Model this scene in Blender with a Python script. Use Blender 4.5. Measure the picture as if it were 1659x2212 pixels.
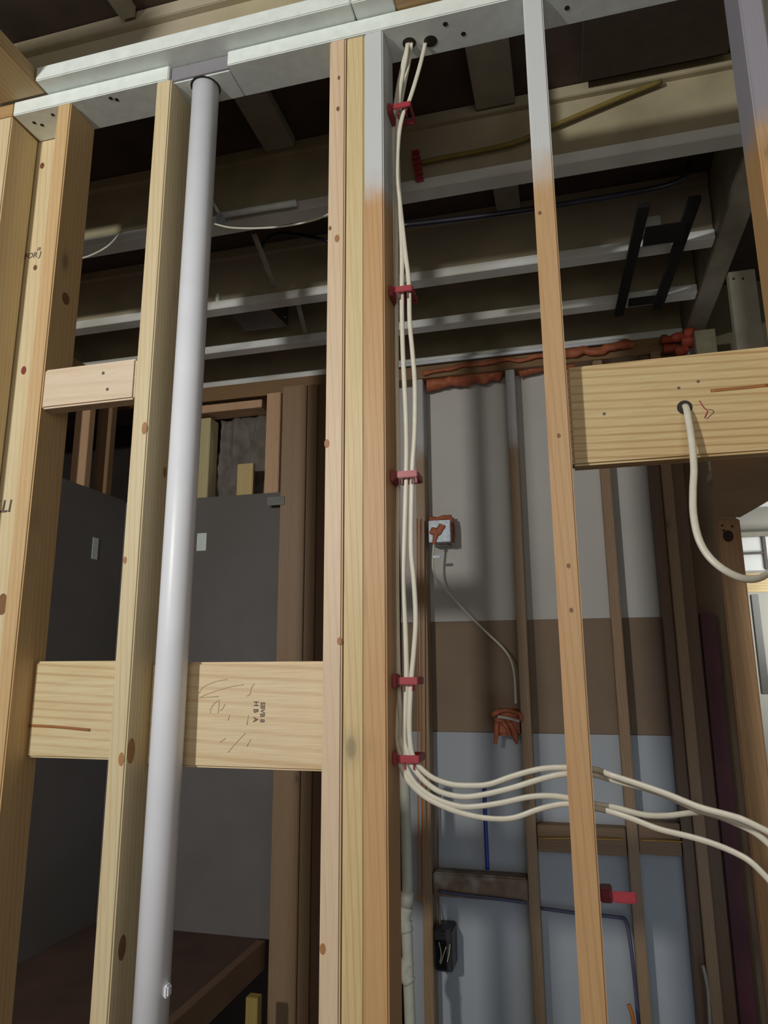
import bpy, bmesh, math, random
from mathutils import Vector, Matrix, noise
random.seed(7)
for o in list(bpy.data.objects): bpy.data.objects.remove(o)
S = bpy.context.scene; COL = S.collection
# ------------------------------------------------------------------ camera
FPX = 1534.0
PITCH = math.atan(FPX/7106.0); ROLL = math.atan(44/7106.0); YAW = math.radians(14.6)
CAM = Vector((0, -1.2, 1.1))
_H = Vector((-math.sin(YAW), math.cos(YAW), 0)); _R0 = Vector((math.cos(YAW), math.sin(YAW), 0)); _Z = Vector((0, 0, 1))
FW = _H*math.cos(PITCH)+_Z*math.sin(PITCH); _U0 = -_H*math.sin(PITCH)+_Z*math.cos(PITCH)
RT = _R0*math.cos(ROLL)-_U0*math.sin(ROLL); UP = _R0*math.sin(ROLL)+_U0*math.cos(ROLL)
cam = bpy.data.cameras.new('camera'); co = bpy.data.objects.new('camera', cam); COL.objects.link(co)
cam.sensor_fit = 'HORIZONTAL'; cam.sensor_width = 36; cam.lens = 36*FPX/1659; cam.clip_start = .02
co.matrix_world = Matrix(((RT.x, UP.x, -FW.x, CAM.x), (RT.y, UP.y, -FW.y, CAM.y), (RT.z, UP.z, -FW.z, CAM.z), (0, 0, 0, 1)))
S.camera = co
# ------------------------------------------------------------------ world, lights, exposure
W = bpy.data.worlds.new('world'); S.world = W; W.use_nodes = True
W.node_tree.nodes['Background'].inputs[0].default_value = (1.0, .95, .88, 1)
W.node_tree.nodes['Background'].inputs[1].default_value = .125
def lamp(name, kind, loc, energy, color, size=.1, aim=None, sy=None):
    l = bpy.data.lights.new(name, kind); l.energy = energy; l.color = color
    if kind == 'AREA':
        l.size = size
        if sy: l.shape = 'RECTANGLE'; l.size_y = sy
    else: l.shadow_soft_size = size
    o = bpy.data.objects.new(name, l); COL.objects.link(o); o.location = loc
    if aim: o.rotation_euler = (Vector(aim)-Vector(loc)).to_track_quat('-Z', 'Y').to_euler()
    return o
lamp('work_light', 'POINT', (-1.47, -2.57, 2.08), 212, (1, .98, .93), .07)
lamp('front_fill', 'AREA', (.3, -2.6, 1.7), 14, (1, .94, .84), 1.6, (-.2, 0, 1.6))  # added soft fill from behind the camera, no fixture there
lamp('far_blue_fill', 'AREA', (.25, .75, .15), 1.7, (.6, .78, 1), .7, (-.25, 1.93, .1))  # added blue fill low in the bay for the lower far wall, no opening there
lamp('right_room_fill', 'AREA', (1.55, 2.6, 1.2), 16, (.95, .98, 1), .7, (1.2, 3.5, 1.9))  # added area light that brightens the right room, not a visible fixture
vs = S.view_settings; vs.view_transform = 'Standard'; vs.look = 'None'; vs.exposure = -.12; vs.gamma = 1; vs.use_curve_mapping = False
# ------------------------------------------------------------------ helpers
def at(px, py, **k):
    d = FW*FPX+RT*(px-829.5)+UP*(1106-py)
    (a, v), = k.items(); i = 'xyz'.index(a)
    return CAM+d*((v-CAM[i])/d[i])
def srgb(r, g, b):
    f = lambda c: (c/255/12.92) if c/255 <= .04045 else ((c/255+.055)/1.055)**2.4
    return (f(r), f(g), f(b), 1)
MATS = {}
def nodes(name):
    m = bpy.data.materials.new(name); m.use_nodes = True; nt = m.node_tree
    return m, nt, nt.nodes['Principled BSDF']
def N(nt, t, **k):
    n = nt.nodes.new(t)
    for a, v in k.items(): setattr(n, a, v)
    return n
def mix(nt, fac, a, b, bt='MIX'):
    n = N(nt, 'ShaderNodeMix', data_type='RGBA', blend_type=bt)
    for i, v in ((0, fac), (6, a), (7, b)):
        if hasattr(v, 'is_output'): nt.links.new(v, n.inputs[i])
        else: n.inputs[i].default_value = v
    return n.outputs[2]
def ramp(nt, src, stops):
    r = N(nt, 'ShaderNodeValToRGB'); e = r.color_ramp.elements
    while len(e) < len(stops): e.new(.5)
    for i, (p, c) in enumerate(stops): e[i].position = p; e[i].color = c if len(c) == 4 else (*c, 1)
    nt.links.new(src, r.inputs[0]); return r.outputs[0]
G = lambda v: (v, v, v, 1)
def wood(axis, base, ring, wide=.012, strength=.55, paint=None, pz=None, knots=True, rough=.5, pcol=(200, 204, 206), blotch=.5, pw=.06):
    key = ('wood', axis, base, ring, wide, strength, pz, paint, knots)
    if key in MATS: return MATS[key]
    m, nt, b = nodes('lumber')
    geo = N(nt, 'ShaderNodeNewGeometry'); oi = N(nt, 'ShaderNodeObjectInfo')
    vm = N(nt, 'ShaderNodeVectorMath', operation='MULTIPLY_ADD')
    sc = [1, 1, 1]; sc['xyz'.index(axis)] = .045
    nt.links.new(geo.outputs['Position'], vm.inputs[0]); vm.inputs[1].default_value = sc
    cmb = N(nt, 'ShaderNodeVectorMath', operation='SCALE'); cmb.inputs[0].default_value = (3.1, 5.7, 2.3)
    nt.links.new(oi.outputs['Random'], cmb.inputs['Scale']); nt.links.new(cmb.outputs[0], vm.inputs[2])
    P = vm.outputs[0]
    wv = N(nt, 'ShaderNodeTexWave', wave_type='BANDS', bands_direction='DIAGONAL')
    wv.inputs['Scale'].default_value = .628/wide; wv.inputs['Distortion'].default_value = 6.5; wv.inputs['Detail'].default_value = 2
    wv.inputs['Detail Scale'].default_value = .22
    nt.links.new(P, wv.inputs[0])
    lines = ramp(nt, wv.outputs['Fac'], [(0, G(0)), (.72, G(0)), (.97, G(1)), (1, G(.8))])
    n1 = N(nt, 'ShaderNodeTexNoise'); n1.inputs['Scale'].default_value = 300; n1.inputs['Detail'].default_value = 3; nt.links.new(P, n1.inputs[0])
    n2 = N(nt, 'ShaderNodeTexNoise'); n2.inputs['Scale'].default_value = 17; n2.inputs['Detail'].default_value = 2; nt.links.new(P, n2.inputs[0])
    bl = ramp(nt, n2.outputs['Fac'], [(.4, G(0)), (.68, G(blotch))])
    fine = ramp(nt, n1.outputs['Fac'], [(.35, G(0)), (.75, G(.35))])
    c = mix(nt, bl, base, tuple(base[i]*(.93, .80, .72)[i] for i in range(3))+(1,))
    mm = N(nt, 'ShaderNodeMath', operation='MULTIPLY'); nt.links.new(lines, mm.inputs[0]); nt.links.new(ramp(nt, n2.outputs['Fac'], [(.3, G(strength*.25)), (.6, G(strength))]), mm.inputs[1])
    c = mix(nt, mm.outputs[0], c, ring); c = mix(nt, fine, c, ring)
    if knots:
        vk = N(nt, 'ShaderNodeVectorMath', operation='MULTIPLY_ADD'); s2 = [1, 1, 1]; s2['xyz'.index(axis)] = .5
        nt.links.new(geo.outputs['Position'], vk.inputs[0]); vk.inputs[1].default_value = s2; nt.links.new(cmb.outputs[0], vk.inputs[2])
        vo = N(nt, 'ShaderNodeTexVoronoi'); vo.inputs['Scale'].default_value = 6.5; nt.links.new(vk.outputs[0], vo.inputs[0])
        kf = ramp(nt, vo.outputs['Distance'], [(0, G(.9)), (.045, G(.75)), (.075, G(.25)), (.15, G(0))])
        c = mix(nt, kf, c, tuple(v*.38 for v in base[:3])+(1,))
    if paint:
        sep = N(nt, 'ShaderNodeSeparateXYZ'); nt.links.new(geo.outputs['Position'], sep.inputs[0])
        n3 = N(nt, 'ShaderNodeTexNoise'); n3.inputs['Scale'].default_value = 14; nt.links.new(geo.outputs['Position'], n3.inputs[0])
        ad = N(nt, 'ShaderNodeMath', operation='MULTIPLY_ADD'); nt.links.new(n3.outputs['Fac'], ad.inputs[0]); ad.inputs[1].default_value = .10; nt.links.new(sep.outputs[2], ad.inputs[2])
        mr = N(nt, 'ShaderNodeMapRange', interpolation_type='SMOOTHSTEP'); nt.links.new(ad.outputs[0], mr.inputs[0]); mr.inputs[1].default_value = pz+.05-pw; mr.inputs[2].default_value = pz+.05+pw
        c = mix(nt, mr.outputs[0], c, srgb(*pcol))
    nt.links.new(c, b.inputs['Base Color'])
    b.inputs['Roughness'].default_value = rough
    bp = N(nt, 'ShaderNodeBump'); bp.inputs['Strength'].default_value = .12; bp.inputs['Distance'].default_value = .004
    nt.links.new(n1.outputs['Fac'], bp.inputs['Height']); nt.links.new(bp.outputs[0], b.inputs['Normal'])
    MATS[key] = m; return m
def flat(name, c, rough=.6, var=.12, scale=25, metal=0, spots=None, bump=.1):
    key = (name, c, rough)
    if key in MATS: return MATS[key]
    m, nt, b = nodes(name)
    geo = N(nt, 'ShaderNodeNewGeometry'); n = N(nt, 'ShaderNodeTexNoise'); n.inputs['Scale'].default_value = scale; n.inputs['Detail'].default_value = 4
    nt.links.new(geo.outputs['Position'], n.inputs[0])
    f = ramp(nt, n.outputs['Fac'], [(.3, G(0)), (.7, G(1))])
    col = mix(nt, f, tuple(v*(1-var) for v in c[:3])+(1,), tuple(min(1, v*(1+var)) for v in c[:3])+(1,))
    if spots:
        n4 = N(nt, 'ShaderNodeTexNoise'); n4.inputs['Scale'].default_value = scale*.25; nt.links.new(geo.outputs['Position'], n4.inputs[0])
        f2 = ramp(nt, n4.outputs['Fac'], [(.48, G(0)), (.62, G(.8))]); col = mix(nt, f2, col, spots)
    nt.links.new(col, b.inputs['Base Color']); b.inputs['Roughness'].default_value = rough; b.inputs['Metallic'].default_value = metal
    if bump:
        bp = N(nt, 'ShaderNodeBump'); bp.inputs['Strength'].default_value = bump; bp.inputs['Distance'].default_value = .003
        nt.links.new(n.outputs['Fac'], bp.inputs['Height']); nt.links.new(bp.outputs[0], b.inputs['Normal'])
    MATS[key] = m; return m
# material colours
PALE, PALER = srgb(214, 202, 166), srgb(192, 166, 120)
M_vert = wood('z', PALE, PALER); M_pink = wood('z', srgb(216, 196, 168), srgb(196, 160, 124)); M_warm = wood('z', srgb(206, 178, 132), srgb(180, 140, 90))
M_horz = wood('x', srgb(216, 202, 162), srgb(180, 146, 98), wide=.018, strength=.75, knots=False)
M_block = wood('x', srgb(222, 206, 182), srgb(196, 168, 132), wide=.03, strength=.35)
M_head = wood('x', srgb(206, 186, 138), srgb(158, 122, 72), wide=.015, strength=.75, knots=False)
M_depth = wood('y', srgb(184, 162, 122), srgb(158, 130, 90))
M_ply3 = wood('z', srgb(198, 162, 116), srgb(180, 132, 84), paint=True, blotch=.3, pz=2.03, pw=.05)
M_E = wood('z', srgb(194, 160, 116), srgb(172, 132, 88), paint=True, pz=2.0)
M_F = wood('z', srgb(198, 162, 112), srgb(174, 130, 82), paint=True, pz=2.02, pcol=(150, 148, 158))
M_paint = flat('white_overspray', srgb(222, 230, 226), .55, .06, 40)
M_paintg = wood('x', srgb(176, 178, 172), srgb(160, 160, 152), strength=.2, knots=False)
M_patch = flat('dull_grey_notch', srgb(132, 130, 136), .5, .05, 30)  # plain grey for the front of the notch
M_raw = wood('x', srgb(176, 146, 100), srgb(150, 116, 74), knots=False)
M_dark = flat('nail_and_hole_dark', srgb(40, 34, 28), .7)  # dark of the nails, also painted shade inside the drilled holes
M_pvc = flat('white_pvc', srgb(230, 234, 242), .38, .03, 12, bump=0)
M_pvco = flat('aged_pvc', srgb(190, 188, 170), .45, .06, 20, bump=0)
M_cable = flat('white_cable_jacket', srgb(212, 208, 192), .4, .05, 60, bump=0)
M_red = flat('red_plastic', srgb(160, 58, 68), .35, .1, 30, bump=0)
M_jflange = flat('painted_flange', srgb(226, 228, 224), .4, .08, 9, spots=srgb(196, 194, 182))
M_jweb = flat('stained_web', srgb(166, 156, 126), .7, .2, 6, spots=srgb(168, 158, 138))
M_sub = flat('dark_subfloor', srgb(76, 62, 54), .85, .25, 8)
M_strap = flat('greyed_board', srgb(150, 144, 128), .7, .15, 10)
M_dry = flat('grey_drywall', srgb(198, 196, 190), .75, .05, 4, spots=srgb(184, 180, 174))
M_dryb = flat('daylight_tinted_drywall', srgb(176, 182, 188), .75, .05, 4, spots=srgb(166, 170, 174))  # lower drywall, bluish daylight cast put into its colour
M_brown = flat('brown_band_face', srgb(134, 114, 94), .85, .08, 5)  # brown tone of the strip between the upper and lower drywall
M_panel = flat('grey_panel_left', srgb(112, 108, 106), .8, .08, 4, spots=srgb(100, 96, 92))
M_paneld = flat('dim_panel', srgb(104, 98, 90), .85, .08, 4)
M_back = wood('z', srgb(152, 124, 92), srgb(122, 92, 64)); M_backp = wood('z', srgb(158, 132, 100), srgb(130, 100, 72), paint=True, pz=2.05, pcol=(180, 180, 180))
M_backd = wood('z', srgb(112, 84, 60), srgb(90, 64, 44)); M_backl = wood('z', srgb(206, 170, 134), srgb(180, 138, 102))
M_backh = wood('x', srgb(138, 108, 72), srgb(112, 82, 54)); M_foam = flat('orange_foam', srgb(168, 92, 58), .6, .2, 30, bump=.5)
M_insul = flat('grey_insulation', srgb(118, 110, 104), .95, .3, 14, bump=1)
M_maroon = flat('maroon_face', srgb(72, 26, 36), .6, .2, 8)
M_black = flat('black_steel', srgb(6, 6, 7), .9, .2, 20, bump=0); M_steel = flat('galvanised_steel', srgb(176, 186, 196), .5, .2, 60, metal=.3)
M_blue = flat('blue_pex', srgb(44, 62, 150), .4, .08, 20, bump=0); M_bluegrey = flat('grey_blue_tube', srgb(84, 84, 110), .4, .08, 20, bump=0)
M_copper = flat('orange_wire', srgb(190, 110, 50), .4, .1, 30, bump=0); M_yel = flat('ochre_streak', srgb(126, 110, 52), .8, .15, 20)
M_floor = flat('brown_subfloor', srgb(84, 62, 52), .85, .2, 6); M_ink = flat('stamp_ink', srgb(104, 94, 84), .8, .1, 90, bump=0)
M_pencil = flat('pencil_line', srgb(204, 190, 162), .8, .1, 90, bump=0); M_white = flat('bright_white', srgb(238, 238, 232), .5, .04, 6, bump=0)
M_block2 = flat('stained_block', srgb(126, 104, 84), .6, .25, 26, spots=srgb(190, 188, 178)); M_box = flat('dark_box', srgb(56, 56, 58), .4, .2, 20)
def link(name, bm, mat, parent=None, origin=None, smooth=False):
    bmesh.ops.recalc_face_normals(bm, faces=bm.faces)
    if origin is None:
        xs = [v.co for v in bm.verts]; lo = Vector([min(c[i] for c in xs) for i in range(3)]); hi = Vector([max(c[i] for c in xs) for i in range(3)])
        origin = Vector(((lo.x+hi.x)/2, (lo.y+hi.y)/2, lo.z))
    for v in bm.verts: v.co -= origin
    me = bpy.data.meshes.new(name); bm.to_mesh(me); bm.free(); me.materials.append(mat)
    if smooth:
        for p in me.polygons: p.use_smooth = True
    o = bpy.data.objects.new(name, me); COL.objects.link(o); o.location = origin
    if parent: o.parent = parent; o.location = origin-parent.location
    return o
def tag(o, label, cat, group=None, kind=None):
    if label: o['label'] = label
    if cat: o['category'] = cat
    if group: o['group'] = group
    if kind: o['kind'] = kind
    return o
def empty(name, loc, label, cat, group=None):
    o = bpy.data.objects.new(name, None); COL.objects.link(o); o.location = loc; o.empty_display_size = .05
    return tag(o, label, cat, group)
def boxbm(x0, x1, y0, y1, z0, z1, bev=.002, bm=None):
    bm = bm or bmesh.new(); t = bmesh.new(); bmesh.ops.create_cube(t, size=1)
    for v in t.verts: v.co = Vector(((x0+x1)/2+v.co.x*(x1-x0), (y0+y1)/2+v.co.y*(y1-y0), (z0+z1)/2+v.co.z*(z1-z0)))
    if bev: bmesh.ops.bevel(t, geom=list(t.edges), offset=min(bev, .3*min(abs(x1-x0), abs(y1-y0), abs(z1-z0))), segments=2, affect='EDGES')
    me = bpy.data.meshes.new('t'); t.to_mesh(me); t.free(); bm.from_mesh(me); bpy.data.meshes.remove(me); return bm
def box(name, x0, x1, y0, y1, z0, z1, mat, label=None, cat=None, group=None, parent=None, kind=None, bev=.002):
    return tag(link(name, boxbm(x0, x1, y0, y1, z0, z1, bev), mat, parent), label, cat, group, kind)
def catmull(pts, n=6):
    P = [Vector(p) for p in pts]; P = [P[0]*2-P[1]]+P+[P[-1]*2-P[-2]]; out = []
    for i in range(1, len(P)-2):
        a, b, c, d = P[i-1:i+3]
        for k in range(n):
            t = k/n; out.append(.5*((2*b)+(c-a)*t+(2*a-5*b+4*c-d)*t*t+(3*b-a-3*c+d)*t**3))
    out.append(P[-2]); return out
def sweepbm(pts, r, r2=None, seg=8, smooth=True, bm=None, n=6, wob=0):
    bm = bm or bmesh.new(); r2 = r2 or r; L = catmull(pts, n) if smooth and len(pts) > 2 else [Vector(p) for p in pts]; rings = []
    up = Vector((0, 1, 0)) if abs((L[1]-L[0]).normalized().y) < .9 else Vector((0, 0, 1))
    for i, p in enumerate(L):
        t = (L[min(i+1, len(L)-1)]-L[max(i-1, 0)]).normalized(); s = t.cross(up).normalized(); u = s.cross(t).normalized(); up = u
        ring = []
        for k in range(seg):
            a = 2*math.pi*k/seg; q = s*math.cos(a)*r+u*math.sin(a)*r2
            if wob: q *= 1+wob*noise.noise((p+q)*28)*1.6
            ring.append(bm.verts.new(p+q))
        rings.append(ring)
    for a, b in zip(rings, rings[1:]):
        for k in range(seg): bm.faces.new((a[k], a[(k+1) % seg], b[(k+1) % seg], b[k]))
    bm.faces.new(rings[0]); bm.faces.new(rings[-1][::-1]); return bm
def sweep(name, pts, r, mat, label=None, cat=None, group=None, parent=None, r2=None, seg=10, smooth=True, wob=0, n=6):
    return tag(link(name, sweepbm(pts, r, r2, seg, smooth, n=n, wob=wob), mat, parent, smooth=True), label, cat, group)
def disc(name, c, nrm, r, mat, parent, h=.0012, ry=1.0):
    bm = bmesh.new(); bmesh.ops.create_cone(bm, cap_ends=True, segments=18, radius1=r, radius2=r, depth=h)
    q = Vector(nrm).to_track_quat('Z', 'Y')
    for v in bm.verts: v.co = q @ Vector((v.co.x, v.co.y*ry, v.co.z))+Vector(c)
    return link(name, bm, mat, parent)
def writing(name, body, c, size, rot, mat, parent, shear=0):
    cu = bpy.data.curves.new(name, 'FONT'); cu.body = body; cu.size = size; cu.align_x = 'CENTER'; cu.align_y = 'CENTER'; cu.shear = shear; cu.offset = size*.012; cu.resolution_u = 3
    t = bpy.data.objects.new(name, cu); COL.objects.link(t); bpy.context.view_layer.update()
    me = bpy.data.meshes.new_from_object(t.evaluated_get(bpy.context.evaluated_depsgraph_get())); bpy.data.objects.remove(t)
    bm = bmesh.new(); bm.from_mesh(me); R = Matrix.Rotation(math.radians(90), 4, 'X') @ Matrix.Rotation(rot, 4, 'Z')
    for v in bm.verts: v.co = R @ v.co+Vector(c)
    g = bmesh.ops.extrude_face_region(bm, geom=bm.faces[:])
    for v in [e for e in g['geom'] if isinstance(e, bmesh.types.BMVert)]: v.co.y += .0006
    return link(name, bm, mat, parent)
# ------------------------------------------------------------------ the setting
PZ = 2.402; D = .092
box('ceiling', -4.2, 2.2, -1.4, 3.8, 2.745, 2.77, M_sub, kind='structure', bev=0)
box('floor', -3.6, -1.325, .5, 3.9, -.03, 0, M_floor, kind='structure', bev=0)
box('wall_back', -.74, .60, 1.931, 1.945, 1.287, 2.46, M_dry, kind='structure', bev=.001)
box('wall_back', -.74, .60, 1.936, 1.95, .821, 1.2865, M_brown, kind='structure', bev=0)
box('wall_back', -.74, .60, 1.929, 1.943, -.5, .820, M_dryb, kind='structure', bev=.001)
box('wall_back_left', -2.106, -1.276, 1.80, 1.812, .0, 1.895, M_panel, kind='structure', bev=.001)
box('wall_left', -2.12, -2.107, 1.0, 1.80, .0, 1.905, M_panel, kind='structure', bev=.001)
box('wall_far', -4.2, .60, 2.9, 2.93, -1.2, 2.74, flat('dark_far_wall', srgb(54, 46, 42), .9, .2, 5), kind='structure', bev=0)
box('wall_far_left', -4.2, -4.15, -1.2, 2.9, -1.2, 2.74, flat('dark_far_wall', srgb(54, 46, 42), .9, .2, 5), kind='structure', bev=0)
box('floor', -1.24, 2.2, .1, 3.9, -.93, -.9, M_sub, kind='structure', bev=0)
box('floor', -3.8, 1.9, -3.2, .09, -.03, 0, M_floor, kind='structure', bev=0)
# ------------------------------------------------------------------ front wall plates
pl = empty('top_plate', (-.3, 0, PZ), 'white oversprayed plate carrying the studs, notched in front of the white pipe', 'top plate')
box('plate_board', -1.232, -.812, 0, D, PZ, PZ+.0375, M_paint, parent=pl); box('plate_board', -.666, 1.2, 0, D, PZ, PZ+.0375, M_paint, parent=pl)
box('plate_board', -.8115, -.6665, .0135, D, PZ, PZ+.0375, M_paint, parent=pl)
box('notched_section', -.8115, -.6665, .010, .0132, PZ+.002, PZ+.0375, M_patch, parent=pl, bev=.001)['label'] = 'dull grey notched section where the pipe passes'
for px, py in [(239, 212), (252, 215), (74, 265), (91, 270), (114, 248), (342, 212), (962, 52), (1001, 73), (1225, 17)]:
    p = at(px, py, z=PZ); disc('nail_hole', p, (0, 0, -1), .0045 if px < 900 else .0052, M_dark, pl)
for px, py in [(884, 93), (930, 89)]:
    p = at(px, py, z=PZ); disc('hole_shade_disc', p, (0, 0, -1), .0145, M_dark, pl)  # dark discs paint the shade of the holes, the plate stays uncut
disc('hole_shade_disc', (-.742, .044, PZ), (0, 0, -1), .034, M_dark, pl)
up = empty('top_plate', (-.3, -.04, 2.44), 'wider upper plate overhanging the notched plate, its front edge bright white', 'top plate')
box('plate_board', -1.139, at(760, 20, z=2.44).x, -.040, D, 2.441, 2.478, M_paint, parent=up)
box('plate_board', at(760, 20, z=2.44).x+.002, at(852, 10, z=2.44).x, -.040, D, 2.441, 2.478, M_paint, parent=up)
box('bare_board', at(852, 10, z=2.44).x+.001, 1.2, -.040, D, 2.441, 2.478, M_raw, parent=up)['label'] = 'unpainted tan end of the plate'
box('side_wall_plate', -1.42, -1.142, -1.0, -.002, 2.441, 2.478, M_depth, 'tan plate over the left corner running towards the viewer', 'top plate')
box('side_wall_plate', -1.62, -1.234, .002, D, PZ, PZ+.0375, M_raw, 'short tan plate end in the left corner above the outermost stud', 'top plate')
# ------------------------------------------------------------------ front wall studs
def stud(x0, x1, mat, label, y0=0, y1=.089, z0=.001, z1=PZ-.0005, cat='stud', group=None, name='wall_stud'):
    return box(name, x0, x1, y0, y1, z0, z1, mat, label, cat, group, bev=.0028)
stud(-1.272, -1.234, M_vert, 'outermost pale stud in the left corner of the near wall, cut by the frame edge')
B = stud(-1.262, -1.115, M_vert, 'broad pale corner stud set flat behind the near wall, black mill stamp on it', D+.001, D+.039, .001, 2.43)
stud(-1.105, -1.068, M_warm, 'stud with orange toned front edge left of the small high block')
stud(-.841, -.804, M_vert, 'lone pale stud directly left of the thick white pipe')
stud(-.4255, -.3905, M_pink, 'pale pinkish stud, left ply of the three stud post')
stud(-.3885, -.3505, wood('z', srgb(214, 196, 150), srgb(186, 156, 104)), 'straight grained yellow stud, middle ply of the three stud post', y0=.003)
stud(-.3490, -.3095, M_ply3, 'orange stud with white painted top, right ply of the three stud post')
E_ = stud(-.0210, .0170, M_E, 'orange stud with white painted top, the cables passing through its lower half')
stud(.3620, .4010, M_F, 'stud cut by the right frame edge, its top painted lavender grey')
for px, py, rot, s, body in [(70, 552, 0, .020, 'FOR J'), (84, 538, 0, .010, 'ZE')]:
    p = at(px, py, y=D+.0005); writing('mill_stamp', body, p-Vector((0, .0003, 0)), s, rot, M_ink, B, .15)
p = at(47, 552, y=D+.0005); box('mill_stamp', p.x-.0015, p.x+.0015, D+.0003, D+.001, p.z-.019, p.z+.019, M_ink, parent=B, bev=0)
p = at(9, 1092, y=D+.0005); writing('mill_stamp', 'IT/', p-Vector((0, .0003, 0)), .040, math.pi, M_ink, B, .1)
for px, py, r in [(91, 358, .006), (76, 578, .005)]:
    disc('knot', at(px, py, y=D+.0005), (0, -1, 0), r, flat('knot_brown', srgb(110, 66, 40), .7), B, ry=1.4)
p = at(8, 1310, y=0); 
# knots of the near studs
MK = flat('knot_soft', srgb(160, 116, 72), .6); MK2 = flat('knot_hard', srgb(124, 88, 58), .6)
def near(lab): return [o for o in bpy.data.objects if o.get('label', '').startswith(lab)][0]
sd = near('lone pale stud')
for px, py, rx, k, m in [(312, 925, .006, 2.2, MK), (270, 1210, .004, 1.8, MK), (262, 1640, .006, 2.0, MK)]: disc('knot', at(px, py, y=-.0002), (0, -1, 0), rx, m, sd, ry=k, h=.0005)
for px, py, rx, m in [(283, 1622, .012, MK), (264, 2047, .011, MK2), (356, 1020, .006, MK), (392, 830, .004, MK2)]:
    p = at(px, py, x=-.8038)
    if p.y < .085: disc('knot', p, (1, 0, 0), rx, m, sd, ry=1.9, h=.0005)
sp = near('pale pinkish stud')
for px, py, rx, m in [(728, 515, .005, MK), (713, 493, .003, MK2), (730, 235, .0035, MK2), (732, 168, .003, MK2), (706, 958, .005, MK), (733, 1385, .004, MK), (697, 2050, .005, MK)]: disc('knot', at(px, py, y=-.0002), (0, -1, 0), rx, m, sp, ry=1.7, h=.0005)
sw = near('orange stud with white painted top, the')
for px, py in [(1166, 460), (1207, 941), (1228, 1222), (1234, 1318)]: disc('knot', at(px, py, y=-.0002), (0, -1, 0), .0032, MK2, sw, ry=1.3, h=.0005)
disc('knot', at(5, 1305, y=D+.0005), (0, -1, 0), .013, MK2, B, ry=1.8, h=.0005)
disc('knot', at(51, 800, y=D+.0005), (0, -1, 0), .007, flat('knot_red', srgb(130, 52, 46), .6), B, ry=1.5, h=.0005)
disc('knot', at(142, 645, x=-1.0678), (1, 0, 0), .012, MK2, near('stud with orange toned'), ry=1.2, h=.0005)
# blocks
hb = box('blocking_board', -1.0665, -.8425, 0, .038, 1.638, 1.727, M_block, 'small pale block nailed high between two studs left of the pipe', 'blocking', bev=.004)
for px, py in [(223, 806), (232, 841)]: disc('nail_head', at(px, py, y=0), (0, -1, 0), .0035, M_ink, hb)
lb = box('blocking_board', -1.0665, -.8425, .056, .092, .925, 1.112, M_horz, 'wide low block left of the lone stud, a brown resin streak across it', 'blocking', bev=.004)
sweep('resin_streak', [at(62, 1567, y=.0555), at(120, 1570, y=.0555), at(195, 1577, y=.0555)], .0028, flat('resin', srgb(150, 98, 54), .6), parent=lb, r2=.0006)
rb = box('blocking_board', -.8025, -.4270, .066, .102, .915, 1.108, wood('x', srgb(222, 206, 170), srgb(190, 156, 112), wide=.024, strength=.6, knots=False), 'wide low block behind the white pipe with pencil scribbles and a stamp', 'blocking', bev=.004)
q = lambda x, y: at(400+x/6.9125, 1440+y/6.9125, y=.0652)
for L in [[(205, 400), (250, 320), (350, 260), (500, 210), (620, 190)], [(200, 465), (350, 400), (560, 330), (740, 285), (870, 270)], [(200, 465), (500, 445)], [(500, 500), (430, 550), (375, 640), (375, 690)], [(505, 490), (500, 600), (490, 690)],
          [(590, 560), (560, 620), (520, 660)], [(1030, 250), (980, 330), (970, 400), (920, 440)], [(660, 720), (640, 800)], [(940, 720), (920, 870)], [(640, 1280), (720, 1180), (830, 1060), (900, 990)], [(520, 1130), (600, 1070)], [(920, 1190), (980, 1080)]]:
    sweep('pencil_mark', [q(*a) for a in L], .0007, M_pencil, parent=rb, r2=.0003, seg=5, n=3)
writing('mill_stamp', 'SBVB 8', q(1150, 680), .0125, -math.pi/2, M_ink, rb); writing('mill_stamp', 'H B  A', q(1050, 670), .0135, -math.pi/2, M_ink, rb)
# header
hd = box('header_board', .0180, 1.3, .050, .088, 1.441, 1.627, M_head, 'deep pale header board at right with a cable hanging out of its hole', 'header', bev=.004)
disc('hole_shade_disc', at(1479, 880, y=.0498), (0, -1, 0), .0125, M_dark, hd)  # dark disc paints the shade of the hole on the solid header
sweep('red_crayon_mark', [at(1511, 866, y=.0495), at(1520, 880, y=.0495), at(1528, 888, y=.0495), at(1522, 903, y=.0495)], .0012, M_red, parent=hd, r2=.0004, seg=5)
sweep('pencil_mark', [at(1530, 884, y=.0495), at(1542, 889, y=.0495), at(1526, 905, y=.0495)], .0007, M_ink, parent=hd, r2=.0003, seg=5)
for px, py in [(1466, 838), (1305, 894), (1508, 824)]: disc('nail_hole', at(px, py, y=.0498), (0, -1, 0), .0026, M_ink, hd)
sweep('resin_streak', [at(1659, 832, y=.0495), at(1600, 838, y=.0495), at(1535, 844, y=.0495)], .0028, flat('resin', srgb(150, 98, 54), .6), parent=hd, r2=.0006)
# ------------------------------------------------------------------ white pipe
pb, ptop = Vector((-.742+.004, .022, .02)), Vector((-.742, .046, 2.445))
def pl_(z): t = (z-pb.z)/(ptop.z-pb.z); return pb.lerp(ptop, t)
pipe = empty('plumbing_pipe', pl_(.02), 'thick white vertical plastic pipe rising into the top plate', 'pipe')
sweep('pipe_run', [pl_(.02), pl_(1.2), ptop], .0300, M_pvc, parent=pipe, seg=40, smooth=False)
box('pipe_nub', -.712, -.702, .014, .030, .548, .568, M_pvc, parent=pipe, bev=.004)
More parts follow.
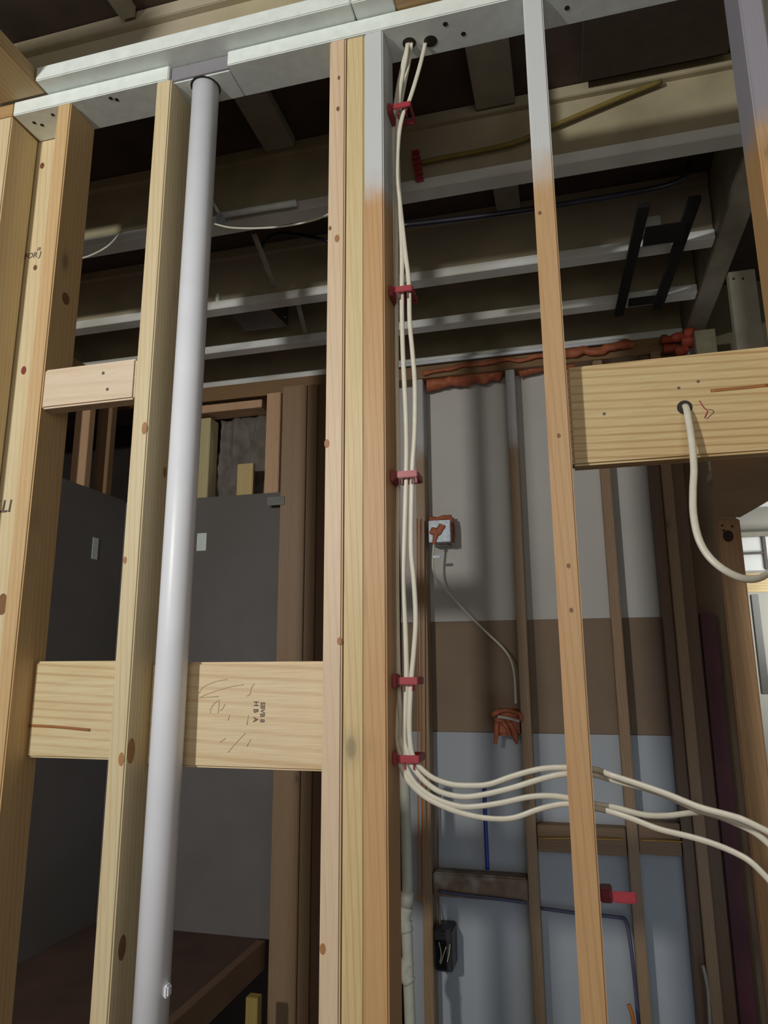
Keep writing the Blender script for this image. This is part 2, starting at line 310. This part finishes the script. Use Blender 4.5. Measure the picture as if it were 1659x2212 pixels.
# ------------------------------------------------------------------ cables in the middle bay
CY = .046
def cp(L, y=CY): return [at(a[0], a[1], y=(a[2] if len(a) > 2 else y)) for a in L]
vL = [(864, 440), (868, 541), (868, 676), (871, 778), (876, 879), (878, 960), (877, 1033), (874, 1144), (871, 1255), (876, 1366), (878, 1463), (875, 1540), (873, 1600)]
vR = [(864, 440), (875, 541), (883, 609), (885, 693), (891, 761), (896, 828), (896, 913), (894, 960), (891, 1005), (889, 1075), (888, 1186), (894, 1255), (898, 1338), (894, 1407), (889, 1463), (885, 1533), (885, 1589)]
c1 = [(891, 1630), (905, 1655), (935, 1680), (974, 1694), (1016, 1697), (1057, 1694), (1113, 1675), (1168, 1661), (1221, 1658)]
c2 = [(883, 1632), (889, 1652), (913, 1683), (946, 1708), (988, 1720), (1030, 1719), (1099, 1704), (1168, 1683), (1221, 1672)]
c3 = [(872, 1632), (876, 1655), (896, 1691), (935, 1722), (988, 1741), (1030, 1742), (1085, 1734), (1140, 1722), (1182, 1719), (1224, 1723)]
c4 = [(864, 1632), (866, 1655), (883, 1688), (919, 1722), (974, 1749), (1024, 1763), (1071, 1769), (1113, 1766), (1168, 1747), (1224, 1737)]
e1 = [(1285, 1662, .045), (1319, 1674, .03), (1372, 1691, .02), (1441, 1715, 0), (1510, 1743, -.02), (1579, 1762, -.04), (1613, 1774, -.05), (1690, 1812, -.06)]
e2 = [(1285, 1674, .052), (1326, 1686, .05), (1407, 1707, .045), (1460, 1728, .04), (1515, 1752, .03), (1562, 1767, .02), (1631, 1799, .01), (1690, 1850, 0)]
e3 = [(1290, 1738, .045), (1331, 1745, .045), (1390, 1760, .045), (1441, 1762, .05), (1493, 1756, .055), (1530, 1756, .06), (1580, 1772, .06), (1631, 1800, .06), (1690, 1840, .06)]
e4 = [(1290, 1747, .04), (1327, 1756, .03), (1372, 1771, .02), (1424, 1791, .01), (1493, 1808, 0), (1545, 1824, -.01), (1596, 1846, -.02), (1631, 1870, -.03), (1690, 1932, -.04)]
def hole(px): return [at(px, 90, z=PZ+.02), at(px, 97, z=PZ-.004)]
CG = 'flat white cables clipped down the post'
def cable(v, tail, h, label): return sweep('electrical_cable', hole(h)+cp(v)+cp(tail), .0048, M_cable, label, 'cable', CG, r2=.0031, seg=10)
sweepR = vR; 
cable([(905, 150), (885, 215), (870, 250), (861, 300), (858, 380, .043)]+vR, c1+e1, 918, 'white cable from the right plate hole, outermost below the clips, uppermost of the bends')
cable([(876, 130, .05), (868, 170, .054), (862, 215, .056), (859, 300, .056), (860, 380, .052)]+vL, c2+e2, 880, 'white cable hanging left of the outermost one, second highest of the bends')
i1 = [(884, 130, .070), (874, 180, .072), (866, 225, .074), (858, 300, .074), (857, 620, .074), (857, 800, .076), (860, 1022, .076), (858, 1250, .076), (861, 1463, .07), (866, 1560, .06), (866, 1600)]
i2 = [(870, 140, .060), (856, 215, .076), (850, 300, .080), (848, 620, .082), (850, 800, .083), (853, 1022, .083), (851, 1250, .083), (853, 1463, .078), (857, 1560, .064), (859, 1600, .05)]
cable(i1, c3+e3, 888, 'white cable in the shade deep in the post bay, third of the four bends')
cable(i2, c4+e4, 882, 'white cable closest to the post, lowest sagging of the four bends')
sweep('electrical_cable', [at(1474, 872, y=.07), at(1482, 880, y=.045), at(1487, 905, y=.03), at(1494, 950, y=.02), at(1499, 1010, y=.01), at(1497, 1060, y=0), at(1498, 1110, y=-.01), at(1508, 1160, y=-.02), at(1528, 1198, y=-.025), at(1560, 1228, y=-.03), at(1600, 1248, y=-.02), at(1635, 1250, y=0), at(1662, 1236, y=.03), at(1700, 1200, y=.06)], .0058, M_cable, 'white cable looping out of the header hole and off to the right', 'cable', r2=.0040, seg=12)
# ------------------------------------------------------------------ red cable clips
CLIPS = [(222, 838, 886, 'topmost red cable clip, just below the plate on the white painted post'), (620, 840, 890, 'red cable clip second from the top, in front of the dark joists'), (1022, 840, 901, 'red cable clip at mid height of the post, level with the header underside'),
         (1471, 843, 902, 'red cable clip level with the wide low blocks'), (1641, 845, 905, 'lowest red cable clip, where the cables fan out to the right')]
for py, xl, xr, lab in CLIPS:
    a, b = at(xl, py, y=.04), at(xr, py, y=.034); z = b.z
    r = empty('cable_clip', (-.3085, .05, z), lab, 'cable clip', 'red cable clips on the post')
    box('clip_base', -.3088, -.302, .034, .088, z-.012, z+.012, M_red, parent=r, bev=.002)
    box('clip_strap', -.300, b.x, .034, .038, z-.0065, z+.0065, M_red, parent=r, bev=.0015)
    bm = boxbm(b.x-.0035, b.x, .0385, .088, z-.0065, z+.0065, .001); boxbm(-.3015, b.x-.004, .0842, .088, z-.0065, z+.0065, .001, bm); link('clip_back', bm, M_red, r)
    for k in (0, 1):
        xx = -.298+(b.x+.298)*(.25+.45*k); box('clip_finger', xx-.001, xx+.001, .0385, .055, z-.0175, z-.0068, M_red, parent=r, bev=.0004)
# empty clip on the right side of the drilled stud
z = at(1340, 1932, y=.045).z; r = empty('cable_clip', (.018, .045, z), 'empty red cable clip sticking out of the drilled stud near the bottom', 'cable clip')
box('clip_base', .0175, .036, .030, .062, z-.010, z+.010, flat('dark_red_plastic', srgb(110, 26, 40), .4), parent=r)
box('clip_strap', .0362, at(1375, 1932, y=.03).x, .028, .034, z-.008, z+.008, M_red, parent=r)
r = empty('cable_clip', at(905, 360, y=.633), 'unused red cable clip fixed to the face of the first joist', 'cable clip')
a, b = at(900, 332, y=.632), at(909, 390, y=.632)
for k in range(6):
    p = a.lerp(b, k/5); box('clip_finger', p.x-.014, p.x+.010, .618, .632, p.z-.006, p.z+.005, M_red, parent=r)
sweep('clip_spine', [a, b], .006, M_red, parent=r, smooth=False)
# ------------------------------------------------------------------ joists
JY = [.635, 1.135, 1.50, 1.875]; JL = ['first', 'second', 'third', 'fourth']
def joist(y, label, x0=-4.0, x1=.540):
    r = empty('floor_joist', ((x0+x1)/2, y, 2.488), label, 'joist', 'deep joists overhead')
    box('bottom_flange', x0, x1, y, y+.060, 2.488, 2.522, M_jflange, parent=r); box('top_flange', x0, x1, y, y+.060, 2.705, 2.743, M_jweb, parent=r)
    box('web', x0, x1, y+.018, y+.034, 2.5225, 2.7045, M_jweb, parent=r, bev=0); return r
for y, n in zip(JY, JL): joist(y, f'deep overhead joist with pale flange, {n} one behind the near wall')
joist(.10, 'deep overhead joist seen above the white plates at top left', -4.0, -.2).location.z += .0
for o in bpy.data.objects:
    pass
box('floor_beam', .545, .625, .1, 1.95, 2.488, 2.74, M_strap, 'large grey beam running front to back at the right end of the joists', 'beam', bev=.004)
SB = [(-.185, -.07, .135, .625, 'greyed board under the dark subfloor between the first two joists at top centre'), (-.175, -.09, .70, 1.13, 'greyed board under the subfloor behind the first joist'), (-.86, -.76, .165, .625, 'greyed board under the dark subfloor behind the white pipe'), (-1.02, -.98, -.7, .09, 'thin pale strap crossing the dark opening at the top left'),
      (-.62, -.45, -.6, .09, 'wide greyed board overhead at the top left, right of the thin strap'), (.12, .5, -.9, .6, 'broad brown board under the subfloor at top right')]
for x0, x1, y0, y1, lab in SB: box('subfloor_board', x0, x1, y0, y1, 2.712, 2.744, M_strap if 'brown' not in lab else flat('brown_board', srgb(70, 58, 48), .8), lab, 'board', bev=.001)
# black bracket below the joists
r = empty('mounting_bracket', (.35, 1.2, 2.45), 'black steel mounting bracket with two rails hung under the joists at right', 'bracket')
zt = 2.484; zb = 2.466
def railbm(a, b, w):
    bm = bmesh.new(); A = [at(*a, z=zb), at(*b, z=zb)]; s = Vector((w, 0, 0)); v = []
    for z in (zb, zt):
        v.append([bm.verts.new((A[0].x, A[0].y, z)), bm.verts.new((A[0].x+w, A[0].y, z)), bm.verts.new((A[1].x+w*.95, A[1].y, z)), bm.verts.new((A[1].x, A[1].y, z))])
    bm.faces.new(v[0]); bm.faces.new(v[1][::-1])
    for k in range(4): bm.faces.new((v[0][k], v[0][(k+1) % 4], v[1][(k+1) % 4], v[1][k]))
    return bm
link('rail', railbm((1379, 450), (1328, 685), .034), M_black, r); link('rail', railbm((1488, 436), (1411, 670), .036), M_black, r)
box('cross_bar', .303, .428, .975, 1.085, 2.463, 2.4655, M_black, parent=r, bev=0); box('cross_bar', .285, .395, 1.44, 1.505, 2.463, 2.4655, M_black, parent=r, bev=0)
box('bracket_plate', .318, .375, 1.13, 1.135, 2.50, 2.60, M_jflange, parent=r); 
sweep('black_cable', cp([(868, 487, .7), (950, 478, .72), (1080, 462, .74), (1240, 438, .8), (1390, 412, .85), (1450, 398, .85), (1480, 380, .85), (1490, 350, .85)]), .009, flat('black_cable_jacket', srgb(24, 22, 34), .4), 'black cable strung below the joists from the post to the right', 'cable')
sweep('black_cable', cp([(560, 545, .9), (575, 520, .9), (600, 505, .88), (650, 508, .85), (715, 522, .8)]), .007, flat('black_cable_jacket', srgb(24, 22, 34), .4), 'short black cable sagging behind the pipe at left', 'cable')
sweep('electrical_cable', cp([(464, 484, .50), (500, 492, .49), (560, 493, .48), (620, 488, .47), (680, 475, .46), (720, 458, .45)]), .0028, M_cable, 'thin white wire drooping between the pipe and the post', 'cable')
sweep('electrical_cable', cp([(170, 560, .55), (200, 550, .55), (235, 530, .55), (262, 500, .58)]), .0028, M_cable, 'thin white wire drooping under the first joist left of the lone stud', 'cable')
sweep('gas_line', cp([(905, 352, .632), (960, 340, .632), (1040, 325, .632), (1120, 305, .632), (1200, 270, .632), (1330, 215, .632), (1430, 175, .632)]), .007, M_yel, 'ochre flexible tube lying against the face of the first joist', 'tube', r2=.006)
r = empty('pipe_hanger', at(478, 465, y=.60), 'white hanger fitting with a rod behind the pipe top', 'hanger')
sweep('hanger_rod', [at(456, 428, y=.60), at(474, 462, y=.60)], .005, M_paint, parent=r, smooth=False); sweep('hanger_tube', [at(472, 466, y=.60), at(560, 451, y=.60), at(640, 438, y=.60)], .010, M_paint, parent=r, smooth=False); box('hanger_knob', at(478, 468, y=.6).x-.010, at(478, 468, y=.6).x+.010, .585, .61, 2.46, 2.487, M_steel, parent=r)
sweep('metal_strap', cp([(548, 505, .80), (570, 560, .9), (592, 620, 1.08)]), .010, M_strap, 'pale strap slanting up between joists behind the pipe', 'strap', r2=.002)
sweep('metal_strap', cp([(642, 650, 1.2), (652, 690, 1.3), (660, 722, 1.4)]), .010, M_strap, 'small pale strap slanting above the left corner post', 'strap', r2=.002)
r = empty('junction_box', at(555, 680, z=2.50), 'dark square box fixed between joists behind the pipe', 'ceiling box')
bm = bmesh.new(); Q = [at(480, 655, z=2.525), at(560, 645, z=2.525), at(622, 705, z=2.525), at(530, 716, z=2.525)]
va = [bm.verts.new(c) for c in Q]; vb = [bm.verts.new(c+Vector((0, 0, .10))) for c in Q]
bm.faces.new(va); bm.faces.new(vb[::-1]); [bm.faces.new((va[k], va[(k+1) % 4], vb[(k+1) % 4], vb[k])) for k in range(4)]
link('box_shell', bm, M_box, r); c = sum(Q, Vector())/4; disc('screw', at(615, 685, z=2.524), (0, 0, -1), .004, M_steel, r); box('mounting_ear', Q[0].x-.02, Q[0].x-.005, Q[0].y-.02, Q[0].y+.02, 2.523, 2.56, M_paint, parent=r)
# ------------------------------------------------------------------ back wall, right bay
def bstud(x0, x1, mat, lab, y0=1.84, z0=-.88, z1=2.40): return box('wall_stud', x0, x1, y0, 1.928, z0, z1, mat, lab, 'stud', bev=.003)
bstud(-.643, -.603, M_backp, 'far wall stud close behind the clipped cables'); s2 = bstud(-.223, -.183, M_backp, 'slim far wall stud in the middle of the bay, right of the orange foamed box')
bstud(.156, .196, M_back, 'far wall stud seen right of the drilled stud below the header'); bstud(.352, .391, M_backd, 'dark reddish far wall stud left of the right corner stud'); bstud(.392, .432, M_back, 'brown far wall corner stud left of the maroon strip', 1.81)
box('corner_board', .434, .485, 1.86, 1.925, -.88, 2.40, M_backd, 'dim board between the corner stud and the maroon strip', 'board')
box('maroon_strip', .492, .548, 1.85, 1.87, -.88, at(1530, 1325, y=1.85).z, M_maroon, 'dark maroon vertical strip at the right of the far wall', 'strip')
box('corner_board', .4865, .672, 1.90, 1.925, -.88, 2.39, flat('brown_sheathing', srgb(100, 82, 62), .8, .12, 5), 'brown sheathing board behind the right hand post', 'board', bev=.001)
box('far_top_plate', -.74, .52, 1.838, 1.928, 2.402, 2.440, M_backh, 'lower far wall top plate behind the orange foam', 'top plate'); box('far_top_plate', -.74, .52, 1.845, 1.928, 2.4405, 2.478, M_backh, 'upper far wall top plate behind the orange foam', 'top plate')
sweep('conduit', [(-.78, 1.822, 2.470), (-.2, 1.822, 2.470), (.30, 1.822, 2.470)], .009, M_pvc, 'thin white conduit along the top of the far wall', 'pipe', smooth=False)
FG = 'orange foam along the far wall top'
def foam(a, b, r, lab, dz=0, n=9):
    P = [Vector(a).lerp(Vector(b), k/n)+Vector((0, random.uniform(-.004, .004), random.uniform(-.012, .010)+dz)) for k in range(n+1)]
    return sweep('expanding_foam', P, r, M_foam, lab, 'foam', FG, r2=r*.8, seg=14, wob=.35)
foam((-.592, 1.885, 2.395), (-.238, 1.885, 2.402), .030, 'thick orange foam bead above the left bay of the far wall'); foam((-.165, 1.885, 2.410), (.140, 1.885, 2.425), .022, 'orange foam bead right of the slim far stud')
foam((.02, 1.82, 2.432), (.330, 1.82, 2.448), .018, 'orange foam bead directly above the header, right of the drilled stud'); foam((-.60, 1.825, 2.425), (-.02, 1.825, 2.440), .010, 'thin orange foam line under the white conduit')
for k, (px, py) in enumerate([(1440, 735), (1462, 730), (1485, 738), (1445, 752), (1470, 755), (1490, 720)]):
    p = at(px, py, y=1.80); sweep('expanding_foam', [p+Vector((-.022, 0, 0)), p, p+Vector((.022, .01, .004))], .020, flat('red_foam', srgb(150, 62, 42), .7), 'reddish foam lump piled in the far right corner under the beam', 'foam', 'foam lumps in the far right corner', seg=10, wob=.4)
# metal box with foam and its wire
p = at(949, 1147, y=1.80); r = empty('electrical_box', p, 'square metal box ringed and splashed with orange foam on the far wall', 'electrical box')
box('box_body', p.x-.047, p.x+.047, 1.80, 1.9285, p.z-.048, p.z+.048, M_steel, parent=r)
for a, b_ in [((928, 1122), (975, 1118)), ((975, 1118), (976, 1172)), ((976, 1172), (930, 1172))]:
    A_, B_ = at(*a, y=1.86), at(*b_, y=1.86); sweep('foam_ring', [A_, A_.lerp(B_, .3), A_.lerp(B_, .6), B_], .012, M_foam, parent=r, wob=.4, seg=10)
bm = bmesh.new(); sweepbm([at(930, 1145, y=1.797), at(945, 1150, y=1.797), at(953, 1140, y=1.797), at(956, 1133, y=1.797)], .014, .004, 10, bm=bm, wob=.4); sweepbm([at(945, 1148, y=1.796), at(940, 1160, y=1.796), at(937, 1176, y=1.796)], .010, .004, 10, bm=bm, wob=.4); link('foam_splash', bm, M_foam, r, smooth=True)
sweep('electrical_cable', cp([(937, 1176, 1.795), (935, 1210, 1.80), (936, 1232, 1.80), (946, 1255, 1.81), (975, 1288, 1.83), (1010, 1325, 1.86), (1050, 1365, 1.88), (1085, 1398, 1.88), (1103, 1425, 1.87), (1111, 1460, 1.86), (1114, 1520, 1.84)]), .0052, M_cable, 'grey white cable slanting down the far wall between the two foamed boxes', 'cable')
p = at(943, 1203, y=1.79); box('cable_staple', p.x-.014, p.x+.018, 1.783, 1.793, p.z-.006, p.z+.006, M_steel, 'shiny staple holding the cable below the metal box', 'staple')
p = at(1095, 1560, y=1.84); r = empty('electrical_box', p, 'box smothered in ragged orange foam beside the slim far stud', 'electrical box')
box('box_body', p.x-.05, p.x+.05, 1.85, 1.928, p.z-.055, p.z+.05, M_foam, parent=r, bev=.01)
for L in [[(1062, 1545), (1085, 1535), (1120, 1540), (1128, 1560)], [(1075, 1560), (1072, 1585), (1070, 1606)], [(1100, 1560), (1110, 1580), (1118, 1607)], [(1085, 1560), (1095, 1575), (1100, 1590)]]:
    sweep('foam_drip', cp([(*a, 1.842) for a in L]), .010, M_foam, parent=r, wob=.5, seg=10)
sweep('foam_edge', cp([(1075, 1548, 1.835), (1100, 1552, 1.835), (1122, 1558, 1.835)]), .006, flat('white_tape', srgb(190, 180, 168), .6), parent=r)
# ledger, blocks, blue tubes, pvc, dark box
box('blocking_board', -.180, .153, 1.86, 1.925, at(1200, 1842, y=1.86).z, at(1200, 1783, y=1.86).z, M_backh, 'low brown block on the far wall left of the far stud below the bends', 'blocking')
box('blocking_board', .199, .349, 1.86, 1.925, at(1450, 1850, y=1.86).z, at(1450, 1778, y=1.86).z, M_backh, 'low brown block on the far wall nearest the right corner', 'blocking')
for a, b_, lab in [((1165, 1811), (1345, 1814), 'thin yellow cord crossing the left low brown block'), ((1385, 1815), (1510, 1822), 'thin yellow cord crossing the right low brown block')]:
    sweep('yellow_cord', [at(*a, y=1.85), at((a[0]+b_[0])/2, (a[1]+b_[1])/2-1.5, y=1.85), at(*b_, y=1.85)], .003, flat('yellow_cord', srgb(190, 150, 70), .6), lab, 'cord')
z1, z0 = at(1040, 1892, y=1.84).z, at(1040, 1945, y=1.84).z
box('blocking_board', -.600, -.226, 1.845, 1.925, z0, z1, M_block2, 'dirty grey brown block between two far studs below the blue tube', 'blocking', bev=.006)
sweep('water_tube', cp([(1046, 1690, 1.86), (1048, 1760, 1.86), (1051, 1830, 1.86), (1053, 1878, 1.86)]), .0085, M_blue, 'blue vertical water tube standing on the dirty block', 'tube')
sweep('water_tube', cp([(948, 1926, 1.835), (1000, 1933, 1.835), (1070, 1941, 1.835), (1137, 1950, 1.835)]), .0065, M_bluegrey, 'grey blue tube running under the dirty block', 'tube')
sweep('water_tube', cp([(1163, 1961, 1.89), (1250, 1973, 1.89), (1330, 1981, 1.89), (1352, 1990, 1.88), (1362, 2040, 1.86), (1372, 2130, 1.86), (1382, 2240, 1.86)]), .0068, M_bluegrey, 'dark blue tube turning down beside the far stud at lower right', 'tube')
X = -.622
r = empty('drain_pipe', (X, 1.5, -.2), 'aged white pipe with fittings behind the post at bottom centre', 'pipe')
yy = 1.5
sweep('pipe_run', cp([(872, 1655, yy), (876, 1750, yy), (880, 1930, yy)]), .0195, M_pvco, parent=r, seg=18); sweep('pipe_run', cp([(878, 1990, yy), (882, 2100, yy), (888, 2260, yy)]), .0195, M_pvco, parent=r, seg=18)
for a, rr in [([(880, 1926, yy), (879, 1958, yy)], .0225), ([(878, 1960, yy), (873, 1985, yy), (879, 2012, yy)], .0235), ([(881, 2075, yy), (874, 2100, yy), (885, 2122, yy)], .0235)]:
    sweep('coupling', cp(a), rr, M_pvco, parent=r, seg=18)
for d, lab in ((0, 'left'), (9, 'right')):
    sweep('copper_wire', cp([(901+d, 1120, 1.80), (902+d, 1400, 1.80), (903+d, 1700, 1.80), (906+d, 1900, 1.80), (903+d, 1948, 1.80)]), .0028, M_copper, f'{lab} of two thin orange wires hanging on the left far stud', 'wire')
p = at(958, 2058, y=1.80); r = empty('electrical_box', p, 'dark open box with loose wires on the left far stud near the floor', 'electrical box')
box('box_body', p.x-.040, p.x+.034, 1.81, 1.928, p.z-.072, p.z+.076, M_box, parent=r, bev=.006); box('box_mouth', p.x-.036, p.x+.010, 1.806, 1.8095, p.z-.062, p.z+.040, M_black, parent=r, bev=.001)
for L in [[(948, 2035), (953, 2060), (950, 2080)], [(964, 2045), (957, 2065), (952, 2082)], [(972, 2040), (970, 2060), (966, 2078)]]: sweep('loose_wire', cp([(*a, 1.801) for a in L]), .0022, flat('pale_wire', srgb(190, 176, 150), .5), parent=r)
sweep('electrical_cable', cp([(945, 1700, 1.90), (946, 1900, 1.90), (948, 1960, 1.90), (953, 2020, 1.86)]), .0045, flat('brown_cable', srgb(120, 92, 62), .6), 'brown cable running down to the dark open box', 'cable')
sweep('electrical_cable', cp([(1518, 2085, 1.79), (1524, 2110, 1.78), (1530, 2150, 1.78), (1534, 2230, 1.78)]), .0060, flat('grey_cable', srgb(150, 146, 138), .6), 'pale grey cable at the foot of the far right corner stud', 'cable')
sweep('copper_wire', cp([(1358, 2170, 1.80), (1366, 2195, 1.80), (1372, 2240, 1.80)]), .007, M_copper, 'orange stub beside the dark blue tube at the lower edge', 'wire')
# ------------------------------------------------------------------ left back room
box('wall_stud', -1.265, -1.145, 1.76, 1.796, -.88, 2.40, wood('z', srgb(156, 130, 100), srgb(130, 102, 74)), 'broad pale stud, left member of the far left corner post', 'stud', bev=.003)
box('wall_stud', -1.142, -1.094, 1.765, 1.85, -.88, 2.40, M_back, 'narrow brown stud, middle member of the far left corner post', 'stud', bev=.003)
box('wall_stud', -1.091, -1.040, 1.77, 1.85, -.88, 2.40, M_backd, 'dim stud, right member of the far left corner post', 'stud', bev=.003)
box('wall_stud', -1.372, -1.300, 1.815, 1.905, 1.0, 2.40, M_backl, 'pale stud above the grey panel left of the corner post', 'stud', bev=.003)
box('wall_stud', -1.757, -1.683, 1.84, 1.925, 1.0, 2.315, wood('z', srgb(206, 196, 150), srgb(180, 160, 116)), 'thin pale stud just right of the white pipe above the grey panel', 'stud', bev=.003)
box('wall_stud', -1.515, -1.432, 1.815, 1.838, 1.6, 2.053, wood('z', srgb(206, 186, 130), srgb(180, 150, 96)), 'short yellow wood scrap standing at the panel top', 'stud', bev=.003)
box('far_top_plate', -2.12, -1.05, 1.84, 1.93, 2.402, 2.478, M_backh, 'brown double plate above the grey insulation at far left', 'top plate'); box('far_top_plate', -2.10, -1.40, 1.82, 1.93, 2.335, 2.375, M_backl, 'pale rough edged board under the far left plate', 'top plate')
bm = bmesh.new(); bmesh.ops.create_grid(bm, x_segments=30, y_segments=60, size=1)
for v in bm.verts:
    x, zz = v.co.x, v.co.y; v.co = Vector((-1.54+x*.135, 1.93+noise.noise(Vector((x*2, zz*3, 1)))*.05+noise.noise(Vector((x*9, zz*12, 4)))*.015, 1.78+zz*.55))
g = bmesh.ops.extrude_face_region(bm, geom=bm.faces[:])
for v in [e for e in g['geom'] if isinstance(e, bmesh.types.BMVert)]: v.co.y += .06
tag(link('insulation_batt', bm, M_insul, smooth=True), 'crumpled grey insulation between pale studs at far left', 'insulation')
for y0, lab in ((1.22, 'left'), (1.50, 'middle'), (1.66, 'right')): box('wall_stud', -2.20, -2.121, y0, y0+.04, 0, 2.40, M_back if lab != 'middle' else M_backl, f'{lab} one of the three side wall studs beyond the small high block', 'stud')
box('side_top_plate', -2.22, -2.121, .6, 1.83, 2.402, 2.478, M_backh, 'brown plate on the side wall of the far left room', 'top plate')
box('torn_paper', at(425, 1175, y=1.797).x, at(425, 1175, y=1.797).x+.05, 1.7965, 1.7985, at(430, 1190, y=1.797).z, at(430, 1152, y=1.797).z, M_paint, 'small torn white paper patch on the grey panel right of the pipe', 'paper', bev=0)
p = at(205, 1185, x=-2.106); box('torn_paper', -2.106, -2.104, p.y-.02, p.y+.02, p.z-.05, p.z+.05, M_paint, 'small pale smear on the dark side panel left of the lone stud', 'paper', bev=0)
p = at(597, 1082, y=1.757); box('tape_strip', p.x-.045, p.x+.04, 1.7555, 1.7585, p.z-.02, p.z+.02, flat('grey_tape', srgb(120, 122, 116), .6), 'crinkled grey tape at the corner of the grey panel', 'tape', bev=0)
r = box('edge_board', -1.324, -1.286, .62, 1.78, -.10, .004, wood('y', srgb(120, 94, 74), srgb(96, 72, 54)), 'brown edge board bordering the dark floor opening at lower left', 'board')
box('wall_stud', at(530, 2180, y=1.5).x, at(556, 2180, y=1.5).x, 1.5, 1.54, -.88, at(540, 2155, y=1.5).z, wood('z', srgb(170, 150, 84), srgb(140, 120, 60)), 'short yellowish stud down in the dark opening', 'stud')
# ------------------------------------------------------------------ right side
bm = bmesh.new(); x0 = at(1530, 1005, z=1.44).x
Q = [Vector((x0, .0895, 0)), *[Vector((p.x, p.y, 0)) for p in (at(1543, 1070, z=1.44), at(1548, 1120, z=1.44), at(1599, 1122, z=1.44), at(1659, 1088, z=1.44), at(1760, 1035, z=1.44))], Vector((1.2, .0895, 0))]
va = [bm.verts.new((c.x, c.y, 1.445)) for c in Q]; vb = [bm.verts.new((c.x, c.y, 1.47)) for c in Q]
bm.faces.new(va); bm.faces.new(vb[::-1]); [bm.faces.new((va[k], va[(k+1) % 7], vb[(k+1) % 7], vb[k])) for k in range(7)]
tag(link('soffit_board', bm, flat('brown_plywood', srgb(196, 168, 130), .75, .08, 8)), 'brown plywood soffit behind the header with an angled rear edge', 'soffit')
ry = .655
rs = box('support_post', at(1548, 1140, y=ry).x, at(1600, 1140, y=ry).x, ry, ry+.038, -.88, 1.444, wood('z', srgb(184, 150, 110), srgb(156, 118, 80)), 'knotty brown post under the soffit at the right edge', 'post', bev=.003)
disc('knot', at(1573, 1158, y=ry), (0, -1, 0), .012, flat('knot_dark', srgb(52, 34, 26), .7), rs, ry=1.2)
for px, py in [(1560, 1135), (1582, 1137), (1563, 1146)]: disc('nail_head', at(px, py, y=ry), (0, -1, 0), .003, M_dark, rs)
# studs of the right-hand room above the header
box('wall_stud', .585, .668, 1.215, 1.25, 1.84, 2.40, M_strap, 'tall greyed stud with two nails above the header at right', 'stud'); box('wall_stud', at(1503, 740, y=1.75).x, at(1548, 740, y=1.75).x, 1.75, 1.79, 1.84, at(1520, 712, y=1.75).z, flat('greyed_pale', srgb(130, 124, 100), .7), 'short greyed stud just above the header near the corner', 'stud')
for px in (1585, 1605): disc('nail_head', at(px, 602, y=1.214), (0, -1, 0), .004, M_dark, bpy.data.objects[[o.name for o in bpy.data.objects if o.get('label', '').startswith('tall greyed')][0]])
box('sill_board', .56, 1.0, 1.20, 1.80, 1.80, 1.838, M_strap, 'greyed board behind the header carrying the two greyed studs', 'board')
box('wall_right', .63, 1.6, 1.96, 1.98, 2.0, 2.74, flat('olive_sheathing', srgb(104, 98, 76), .8, .1, 4), kind='structure', bev=0)
box('trim_1', .552, .90, 1.90, 1.955, 2.27, 2.31, M_strap, kind='structure')
# bright room at far right
box('wall_right_room', .85, 2.2, 3.55, 3.57, -.9, 2.7, flat('pale_room_wall', srgb(176, 172, 160), .8, .06, 3), kind='structure', bev=0)
for k in range(5): box('trim_2', .88, 2.1, 2.45+k*.2, 2.62+k*.2, 2.02-.0*k, 2.04, M_white, kind='structure', bev=.002)
wi = tag(empty('window_1', (1.10, 3.5, 1.6), None, None), None, None, kind='structure')
wx0, wz0 = at(1606, 1232, y=3.5).x, at(1606, 1232, y=3.5).z; wx1, wz1 = at(1650, 1160, y=3.5).x, at(1606, 1160, y=3.5).z
box('window_pane', wx0, wx1+.4, 3.52, 3.53, wz0, wz1, M_white, parent=wi, bev=0)
box('window_frame', wx0-.03, wx1+.4, 3.50, 3.515, wz1, wz1+.03, M_strap, parent=wi); box('window_bar', wx1-.012, wx1+.008, 3.50, 3.516, wz0, wz1, M_paneld, parent=wi); box('window_bar', wx0, wx1-.013, 3.50, 3.516, (wz0+wz1)/2-.006, (wz0+wz1)/2+.006, M_paneld, parent=wi)
a = at(1615, 1238, y=3.0); b_ = at(1700, 1278, y=3.0); box('window_header', a.x-.1, b_.x+.2, 3.0, 3.04, at(1640, 1278, y=3.0).z, a.z, M_head, 'yellow wood beam below the small window in the bright room', 'beam')
a = at(1622, 1284, y=2.6); b_ = at(1652, 1500, y=2.6); box('door_casing', a.x, a.x+.035, 2.6, 2.63, at(1650, 1500, y=2.6).z, a.z, M_white, 'narrow white upright trim under the yellow beam at the right edge', 'trim')
